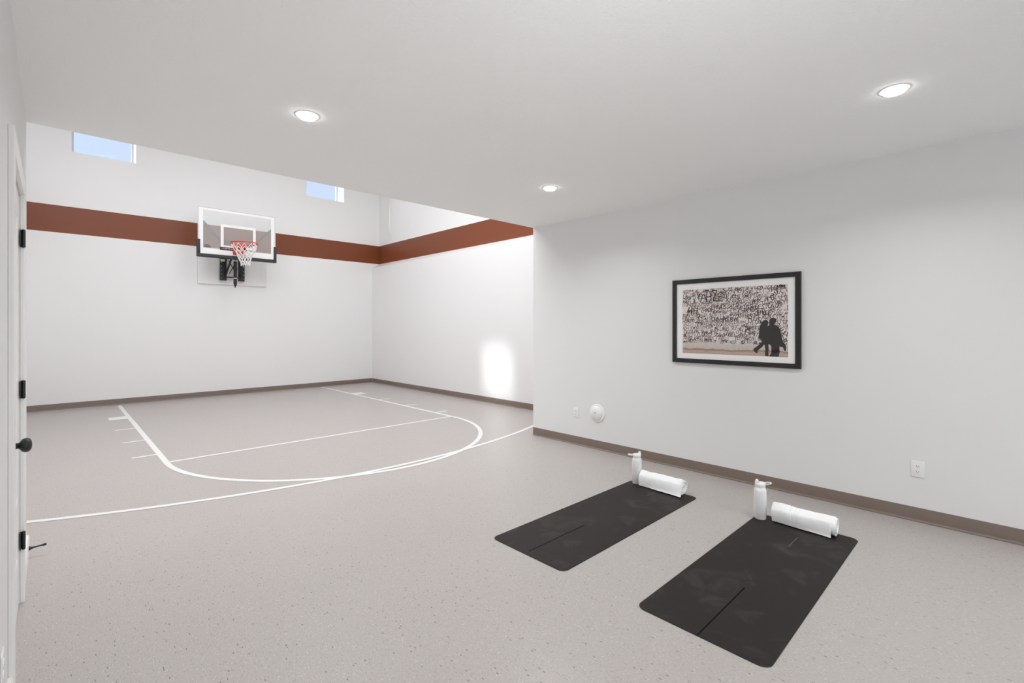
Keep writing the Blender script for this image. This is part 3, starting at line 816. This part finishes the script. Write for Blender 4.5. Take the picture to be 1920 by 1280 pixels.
# ------------------------------------------------------------------ rolled towels
def towel(xc, y0, y1, R, rib, flap, seed, label, sag):
    """terry towel rolled about an axis along y; spiral end faces -y, outer edge lies towards -x on the mat"""
    rg = random.Random(seed)
    turns = 3.3; n = 150; th0 = radians(210)
    core = []
    r0 = .014
    for i in range(n + 1):          # centre line of the cloth, spiralling outwards (clockwise seen from -y so the edge ends low at the front)
        f = i / n; a = th0 + turns * 2 * pi * f * -1.
        core.append((a, r0 + (R - .006 - r0) * f))
    th = (R - r0) / turns * .44     # half thickness of one layer
    y_n = 44
    ph = [rg.uniform(0, 6.28) for _ in range(8)]
    zc = MT + R + .0006
    def lump(a, y):
        return 1 + .030 * sin(2 * a + ph[0] + 6 * y) + .022 * sin(3 * a + ph[1] - 11 * y) + .030 * sin(23 * y + ph[2] + a) + .012 * sin(47 * y + ph[5] - 2 * a) * sin(3 * a + ph[6]) + .010 * sin(71 * y + ph[7] + 3 * a)
    def ribs(y):
        v = 0.
        for k in range(5):
            d = abs(y - (rib + (k - 2) * .010)); v += .0030 * max(0., 1 - d / .0036)
        v -= .0050 * max(0., 1 - abs(y - rib) / .034) ** .5
        return v
    bm = BM()
    rows = []
    for j in range(y_n * 3 + 1):
        y = y1 + (y0 - y1) * j / (y_n * 3)      # from the far end to the near end
        out, inn = [], []
        e = min(j, y_n * 3 - j) / (y_n * 3)
        for a, r in core:
            lw = lump(a, y) if r > R * .6 else 1
            rr = r * lw
            edge = th * (.55 + .45 * min(1, e / .03))
            tip = 1 - .0 * e
            yo = y + (.006 * sin(a * .5 + ph[3]) + .010 * (1 - r / R) * rg.uniform(.6, 1.)) * (1 if j == y_n * 3 else 0)
            k = ribs(y) if r > R * .72 else 0
            sq = 1.0
            def XY(q):
                X, Z = q * cos(a), q * sin(a)
                Z = Z * sag
                return (xc + X * (2 - sag), yo, Z)
            out.append(XY(rr + edge + k)); inn.append(XY(rr - edge))
        # the loose outer edge: drop from the front of the roll down to the mat
        rows.append((out, inn, y))
    # lowest point of the whole roll sits on the mat
    zmin = min(p[2] for o_, i_, _ in rows for p in o_ + i_)
    dz = MT + .0006 - zmin
    grid = []
    for o_, i_, y in rows:
        loop = o_ + i_[::-1]
        grid.append([bm.verts.new((p[0], p[1], p[2] + dz)) for p in loop])
    m = len(grid[0])
    for a, b in zip(grid, grid[1:]):
        for i in range(m):
            f = bm.faces.new((a[i], a[(i + 1) % m], b[(i + 1) % m], b[i])); f.smooth = True
    h = len(core)
    for gset, rev in ((grid[0], False), (grid[-1], True)):
        for i in range(h - 1):
            q = (gset[i], gset[i + 1], gset[m - 2 - i], gset[m - 1 - i])
            bm.faces.new(q[::-1] if rev else q)
    # loose flap: from the front of the roll to the mat, reaching further out near the spiral end
    zt = dz
    fl_o, fl_i = [], []
    nn = 14
    for j in range(y_n * 2 + 1):
        v = j / (y_n * 2)
        y = y1 - .004 + (y0 - flap[2] - y1 + .004) * v
        reach = flap[0] + (flap[1] - flap[0]) * v ** 1.5 + .002 * sin(23 * y + ph[4])
        A, B = [], []
        k = ribs(y)
        for i in range(nn + 1):
            u = i / nn
            a = radians(150) + u * radians(62)
            rr = R * lump(a, y)
            X = rr * cos(a) * (2 - sag); Z = rr * sin(a) * sag + dz
            tx, tz = -R * 1.0 - reach, MT + .006           # where the edge lies
            w = max(0., (u - .15) / .85) ** 1.3
            X = X * (1 - w) + tx * w; Z = Z * (1 - w) + tz * w
            t = .0055 * (1 - .25 * u)
            nx, nz = cos(radians(180) + radians(-22) * (1 - w)), .35 * (1 - w) + .25
            l = math.hypot(nx, nz); nx, nz = nx / l, nz / l
            lo = MT + .0008
            A.append((xc + X + nx * (t + k), y, max(lo + (.009 if i == nn else .004), Z + nz * (t + k)))); B.append((xc + X - nx * t * .9, y, max(lo, Z - nz * t * 1.2)))
        loop = A + B[::-1]
        fl_o.append([bm.verts.new(p) for p in loop])
    m2 = len(fl_o[0])
    for a, b in zip(fl_o, fl_o[1:]):
        for i in range(m2):
            f = bm.faces.new((a[i], a[(i + 1) % m2], b[(i + 1) % m2], b[i])); f.smooth = True
    for gs, rev in ((fl_o[0], False), (fl_o[-1], True)):
        for i in range(nn):
            q = (gs[i], gs[i + 1], gs[m2 - 2 - i], gs[m2 - 1 - i]); bm.faces.new(q[::-1] if rev else q)
    o = rebase(link('rolled_towel', bm, M['towel'], None, 50), (xc, (y0 + y1) / 2, MT))
    tag(o, label, 'towel', 'white rolled towels')
    return o
towel(3.845, 1.893, 2.283, .070, 2.195, (.004, .028, .016), 3, 'white rolled towel on the far mat, close beside its bottle', .98)
towel(3.838, .795, 1.190, .071, 1.045, (-.012, .012, -.022), 11, 'white rolled towel on the near mat, standing clear of its bottle', .98)

# ------------------------------------------------------------------ basketball goal
bg = empty('basketball_hoop', (2.69, YB, 2.30))
tag(bg, 'wall mounted basketball hoop with glass backboard and white net on the far wall', 'basketball hoop')
YG = 10.73                       # front face of the glass
GX0, GX1, GZ0, GZ1 = 1.992, 3.372, 2.815, 3.742
bm = BM(); box(bm, 2.089, 3.368, YB - .045, YB - .0005, 2.303, 3.045, bev=.003, seg=1)
part('mounting_board', bm, M['panel'], bg)['label'] = 'white painted mounting board on the wall'
bm = BM(); box(bm, GX0, GX1, YG, YG + .012, GZ0, GZ1)
bbd = part('backboard', bm, M['board_glass'], bg); bbd['label'] = 'clear glass backboard with white borders'
def ring_rect(bm, x0, x1, z0, z1, w, y0, y1):
    box(bm, x0, x1, y0, y1, z0, z0 + w[0]); box(bm, x0, x1, y0, y1, z1 - w[1], z1)
    box(bm, x0, x0 + w[2], y0, y1, z0 + w[0], z1 - w[1]); box(bm, x1 - w[2], x1, y0, y1, z0 + w[0], z1 - w[1])
bm = BM(); ring_rect(bm, GX0 + .012, GX1 - .012, GZ0 + .002, GZ1 - .012, (.135, .045, .068), YG - .0015, YG - .0003)
part('border_stripe', bm, M['board_white'], bbd)
bm = BM(); ring_rect(bm, 2.366, 2.998, 2.985, 3.45, (.05, .05, .052), YG - .0025, YG - .0004)
part('target_stripe', bm, M['board_white'], bbd)
# edge extrusion
bm = BM()
ring_rect(bm, GX0 - .006, GX1 + .006, GZ0 - .006, GZ1 + .006, (.016, .012, .012), YG - .004, YG + .022)
part('edge_trim', bm, plain('edge_trim_white', (.74, .74, .745, 1), .4), bbd)
# corner padding (U shape along the bottom)
bm = BM()
pb = .062
box(bm, GX0 - .026, GX1 + .026, YG - .022, YG + .045, GZ0 - .040, GZ0 + .026, bev=.010, seg=3)
box(bm, GX0 - .026, GX0 + .030, YG - .0215, YG + .0445, GZ0 + .01, GZ0 + .295, bev=.010, seg=3)
box(bm, GX1 - .030, GX1 + .026, YG - .0215, YG + .0445, GZ0 + .01, GZ0 + .295, bev=.010, seg=3)
part('edge_padding', bm, M['black_pad'], bg, 40)
# stickers with writing
bm = BM(); box(bm, 2.352, 2.60, YG - .0034, YG - .0026, 2.940, 3.002)
stk = part('brand_sticker', bm, M['sticker_dark'], bbd)
bm = BM()
def put(x, z, k): return (x, YG - .0037 - k, z)
rr_ = random.Random(4)
def scrawl(bm, x0, x1, zc, amp, w):
    n = 40
    ribbon(bm, [(x0 + (x1 - x0) * k / n, zc + amp * sin(k * 1.3) * (.5 + .5 * sin(k * .37 + 1))) for k in range(n + 1)], w, put, 0, 0)
scrawl(bm, 2.40, 2.53, 2.978, .010, .007)
ribbon(bm, [(2.535, 2.967), (2.555, 2.973), (2.575, 2.968)], .008, put, 0, 0)
o = part('sticker_print', bm, M['sticker_light'], bbd)
bm = BM()
lathe(bm, [(0, 0), (.001, 0)], (0, 0, 0)) if False else None
for k, (dx, w_) in enumerate(((0, .12), (.012, .10), (.02, .07))):
    box(bm, 2.085 + dx, 2.085 + dx + w_, YG - .0030, YG - .0018, 2.965 + k * .020, 2.965 + k * .020 + .011, bev=.0005, seg=1)
part('maker_mark', bm, M['sticker_grey'], bbd)
# rim, bracket
RC = Vector((2.69, 10.345, 3.06)); RR = .236
bm = BM(); tube(bm, [(RC.x + RR * cos(2 * pi * i / 56), RC.y + RR * sin(2 * pi * i / 56), RC.z) for i in range(56)], .0115, 10, True)
for i in range(12):     # net hooks
    a = 2 * pi * (i + .5) / 12
    c = Vector((RC.x + RR * cos(a), RC.y + RR * sin(a), RC.z - .018))
    tube(bm, [c + Vector((.011 * cos(b) * -sin(a), .011 * cos(b) * cos(a), .011 * sin(b) - .002)) for b in [k / 8 * 2 * pi for k in range(8)]], .0032, 5, True)
rim = part('rim', bm, M['orange'], bg, 60)
bm = BM()
box(bm, 2.58, 2.80, YG - .014, YG - .003, 2.865, 3.045, bev=.003, seg=1)                   # back plate
prism(bm, [(2.575, YG - .012), (2.805, YG - .012), (2.775, 10.58), (2.605, 10.58)], 'z', 3.030, 3.046)   # shelf to the ring
for sx in (2.592, 2.782):                                                                  # side gussets
    prism(bm, [(YG - .012, 2.885), (YG - .012, 3.034), (10.585, 3.034), (10.60, 3.01)], 'x', sx, sx + .007)
prism(bm, [(2.605, 10.60), (2.775, 10.60), (2.76, 10.585), (2.62, 10.585)], 'z', 3.005, 3.055)
box(bm, 2.600, 2.780, 10.62, YG - .012, 2.90, 2.915)
part('rim_bracket', bm, M['orange'], bg)
# net: twelve cords crossing in diamonds
bm = BM()
rings_ = [(.226, -.026), (.196, -.105), (.160, -.180), (.125, -.250), (.098, -.318), (.083, -.380), (.080, -.425)]
NR = 12
def npnt(level, k):
    r, dz = rings_[level]
    a = 2 * pi * (k + .5 + (.5 if level % 2 else 0)) / NR
    w = 1 + .06 * sin(5 * k + level * 2.1)
    lean = .018 * (level / 6) ** 1.5
    return Vector((RC.x + r * w * cos(a) + lean, RC.y + r * w * sin(a), RC.z + dz + .006 * sin(3.7 * k + level)))
for lv in range(6):
    for k in range(NR):
        p = npnt(lv, k)
        for q in ((npnt(lv + 1, k), npnt(lv + 1, k - 1)) if lv % 2 == 0 else (npnt(lv + 1, k), npnt(lv + 1, k + 1))):
            d = (q - p); mid = p + d * .5 + Vector((0, 0, -.004))
            tube(bm, [p, mid, q], [.0068, .0056, .0068], 6)
        if lv: 
            bmesh.ops.create_icosphere(bm, subdivisions=1, radius=.0085, matrix=Matrix.Translation(p))
for k in range(NR):
    p = npnt(6, k); bmesh.ops.create_icosphere(bm, subdivisions=1, radius=.008, matrix=Matrix.Translation(p))
    tube(bm, [p, p + Vector((0, 0, -.022))], [.005, .0035], 6)
part('net', bm, M['net'], bg, 60)['label'] = 'white cord net'
# steel frame behind the glass
bm = BM(); yf = YG + .040
bar(bm, (2.36, yf, 3.125), (3.05, yf, 3.125), .035, .055)
bar(bm, (2.36, yf + .03, 2.865), (3.05, yf + .03, 2.865), .045, .05)
for sx in (2.44, 2.90): bar(bm, (sx, yf + .03, 2.86), (sx, yf + .03, 3.14), .045, .045, up=(0, 1, 0))
part('board_frame', bm, M['steel_grey'], bg)
for x0, x1 in ((2.405, 2.065), (2.985, 3.315)):
    bm = BM(); bar(bm, (x0, yf, 3.115), (x1, yf, 3.475), .035, .05, up=(0, 1, 0))
    part('brace', bm, M['steel_grey'], bg)
# wall rails
for x0, x1 in ((2.470, 2.582), (2.812, 2.918)):
    bm = BM()
    yr0, yr1 = YB - .125, YB - .0455
    box(bm, x0, x1, yr0, yr0 + .006, 2.387, 3.035)
    for xx in (x0, x1 - .006): box(bm, xx, xx + .006, yr0 + .006, yr1, 2.387, 3.035)
    rail = part('wall_rail', bm, M['black_metal'], bg)
    ex = x0 + .018 if x0 < 2.7 else x1 - .018
    for k in range(7):
        bm = BM(); lathe(bm, [(0, 0), (.0075, 0), (.0075, .003), (0, .0035)], (ex, yr0, 2.43 + k * .082), axis=(0, -1, 0), seg=10)
        part('bolt', bm, M['chrome'], rail)
bm = BM(); box(bm, 2.4705, 2.5815, YB - .1262, YB - .1253, 2.772, 2.822)
part('warning_label', bm, M['label_green'], bg)
# lifting arms (parallelogram) and cross bars
bm = BM()
for sx in (2.555, 2.838):
    bar(bm, (sx, YB - .13, 2.47), (sx + (.04 if sx < 2.7 else -.03), yf + .06, 2.86), .022, .040)
    bar(bm, (sx, YB - .13, 2.76), (sx + (.04 if sx < 2.7 else -.03), yf + .06, 3.11), .022, .040)
part('lift_arm', bm, M['black_metal'], bg)
bm = BM()
bar(bm, (2.575, YB - .135, 2.455), (2.835, YB - .135, 2.455), .022, .022)
bar(bm, (2.60, 11.08, 2.52), (2.72, 11.08, 2.76), .014, .016, up=(0, 1, 0)); bar(bm, (2.57, 11.02, 2.78), (2.69, 11.06, 2.58), .012, .014, up=(0, 1, 0))
part('cross_brace', bm, M['black_metal'], bg)
bm = BM()
ax_, ay_ = 2.672, 10.935
lathe(bm, [(0, 2.425), (.030, 2.425), (.031, 2.43), (.031, 2.585), (.036, 2.59), (.038, 2.62), (.036, 2.65), (.030, 2.655), (.030, 2.752), (0, 2.752)], (ax_, ay_, 0), seg=24)
act = part('actuator', bm, M['black_metal'], bg, 45); act['label'] = 'black height adjusting jack tube'
bm = BM()
lathe(bm, [(0, 2.752), (.021, 2.752), (.021, 2.815), (0, 2.815)], (ax_, ay_, 0), seg=20)
part('clevis', bm, M['chrome'], act, 45)
bm = BM(); lathe(bm, [(.0315, 2.405), (.033, 2.406), (.033, 2.424), (.0315, 2.4245)], (ax_, ay_, 0), seg=24)
part('collar', bm, M['chrome'], act, 45)
bm = BM(); lathe(bm, [(0, 2.225), (.011, 2.225), (.012, 2.262), (.026, 2.268), (.030, 2.30), (.030, 2.402), (0, 2.402)], (ax_, ay_, 0), seg=24)
part('crank_socket', bm, M['black_metal'], act, 45)

# ------------------------------------------------------------------ light
def area(name, loc, rot, size, energy, col=(1, 1, 1), shape='DISK', size_y=None, spread=None):
    l = bpy.data.lights.new(name, 'AREA'); l.energy = energy; l.color = col; l.shape = shape; l.size = size
    if size_y: l.size_y = size_y
    if spread: l.spread = spread
    o = bpy.data.objects.new(name, l); o.location = loc; o.rotation_euler = rot; COL.objects.link(o); return o
LI = {'can': 1.17, 'rear': .78, 'up_fill': .19, 'court': 1.47, 'sun': 1.25, 'world': 1.}
COOL = (.978, .995, 1.)
for (lx, ly) in [p for p, _ in LIGHTS] + [(1.128, .427), (1.128, -2.1), (3.337, -2.1), (1.128, -4.5), (3.337, -4.5)]:  # positions beyond LIGHTS are unseen lamps added for brightness
    if LI['can']: area('can_lamp', (lx, ly, ZC - .024), (0, 0, 0), .10, 10. * LI['can'], COOL, spread=radians(146))
# fill lamp added outside the unseen rear window to brighten the room
cx_, cz_ = (RW[0] + RW[1]) / 2, (RW[2] + RW[3]) / 2
if LI['rear']: area('rear_fill', (cx_, YR - .25, cz_), (radians(90), 0, 0), RW[1] - RW[0], 100. * LI['rear'], (.98, .99, 1.), 'RECTANGLE', RW[3] - RW[2])
# added fill lamp, aimed up at the low ceiling from beside the camera
if LI['up_fill']:
    area('ceiling_fill', (.5, -.7, 1.55), Vector((1.0, 1.9, 1.25)).to_track_quat('-Z', 'Y').to_euler(), .35, 40. * LI['up_fill'], (.99, .99, 1.), spread=radians(95))
for lx in (.4, 3.4):  # unseen lamps added below the court ceiling to brighten its walls
    for ly in (5.35, 7.2):
        if LI['court']: area('court_fill', (lx, ly, ZT - .5), (0, radians(-10), 0), 1.6, 40. * LI['court'], (.955, .97, 1.), 'SQUARE')

if LI['sun']:
    sun = bpy.data.lights.new('sun', 'SUN'); sun.energy = 2.6 * LI['sun']; sun.angle = radians(2.8); sun.color = (1, .985, .97)
    so = bpy.data.objects.new('sun', sun); COL.objects.link(so); so.location = (-6, 14, 9)
    so.rotation_euler = Vector((1, -.54, -.665)).to_track_quat('-Z', 'Y').to_euler()

w = bpy.data.worlds.new('sky'); scene.world = w; w.use_nodes = True
nt = w.node_tree; bgd = nt.nodes['Background']
tc = nt.nodes.new('ShaderNodeTexCoord'); sp = nt.nodes.new('ShaderNodeSeparateXYZ'); nt.links.new(tc.outputs['Generated'], sp.inputs[0])
rp = nt.nodes.new('ShaderNodeValToRGB'); rp.color_ramp.elements[0].color = (.72, .82, 1., 1); rp.color_ramp.elements[1].color = (.50, .67, 1., 1)
rp.color_ramp.elements[0].position = .1; rp.color_ramp.elements[1].position = .8
nt.links.new(sp.outputs['Z'], rp.inputs['Fac'])
# the bright hazy sky round the sun
sd = -Vector((1, -.54, -.665)).normalized()
dt = nt.nodes.new('ShaderNodeVectorMath'); dt.operation = 'DOT_PRODUCT'; dt.inputs[1].default_value = sd
nt.links.new(tc.outputs['Generated'], dt.inputs[0])
mxm = nt.nodes.new('ShaderNodeMath'); mxm.operation = 'MAXIMUM'; mxm.inputs[1].default_value = 0; nt.links.new(dt.outputs['Value'], mxm.inputs[0])
pw = nt.nodes.new('ShaderNodeMath'); pw.operation = 'POWER'; pw.inputs[1].default_value = 9; nt.links.new(mxm.outputs[0], pw.inputs[0])
gl_ = nt.nodes.new('ShaderNodeVectorMath'); gl_.operation = 'SCALE'; gl_.inputs[0].default_value = (.92, .96, 1.); nt.links.new(pw.outputs[0], gl_.inputs['Scale'])
g2 = nt.nodes.new('ShaderNodeVectorMath'); g2.operation = 'SCALE'; g2.inputs['Scale'].default_value = 9.5; nt.links.new(gl_.outputs[0], g2.inputs[0])
ad = nt.nodes.new('ShaderNodeVectorMath'); ad.operation = 'ADD'; nt.links.new(rp.outputs['Color'], ad.inputs[0]); nt.links.new(g2.outputs[0], ad.inputs[1])
nt.links.new(ad.outputs[0], bgd.inputs['Color'])
bgd.inputs['Strength'].default_value = 1.0 * LI['world']

# ------------------------------------------------------------------ camera
cd = bpy.data.cameras.new('camera'); co = bpy.data.objects.new('camera', cd); COL.objects.link(co)
co.location = (0, 0, 1.43); co.rotation_euler = (radians(90), 0, -math.atan(859 / 892))
cd.sensor_width = 36; cd.lens = 892 / 1920 * 36; cd.shift_y = -28 / 1920; cd.clip_start = .02
scene.camera = co

scene.view_settings.view_transform = 'Standard'; scene.view_settings.look = 'None'
scene.view_settings.gamma = 1; scene.view_settings.use_curve_mapping = False
scene.view_settings.exposure = 0.
cy = scene.cycles
cy.max_bounces = 12; cy.diffuse_bounces = 7; cy.glossy_bounces = 4; cy.transparent_max_bounces = 12
cy.caustics_reflective = False; cy.caustics_refractive = False
cy.use_denoising = True; cy.sample_clamp_indirect = 6
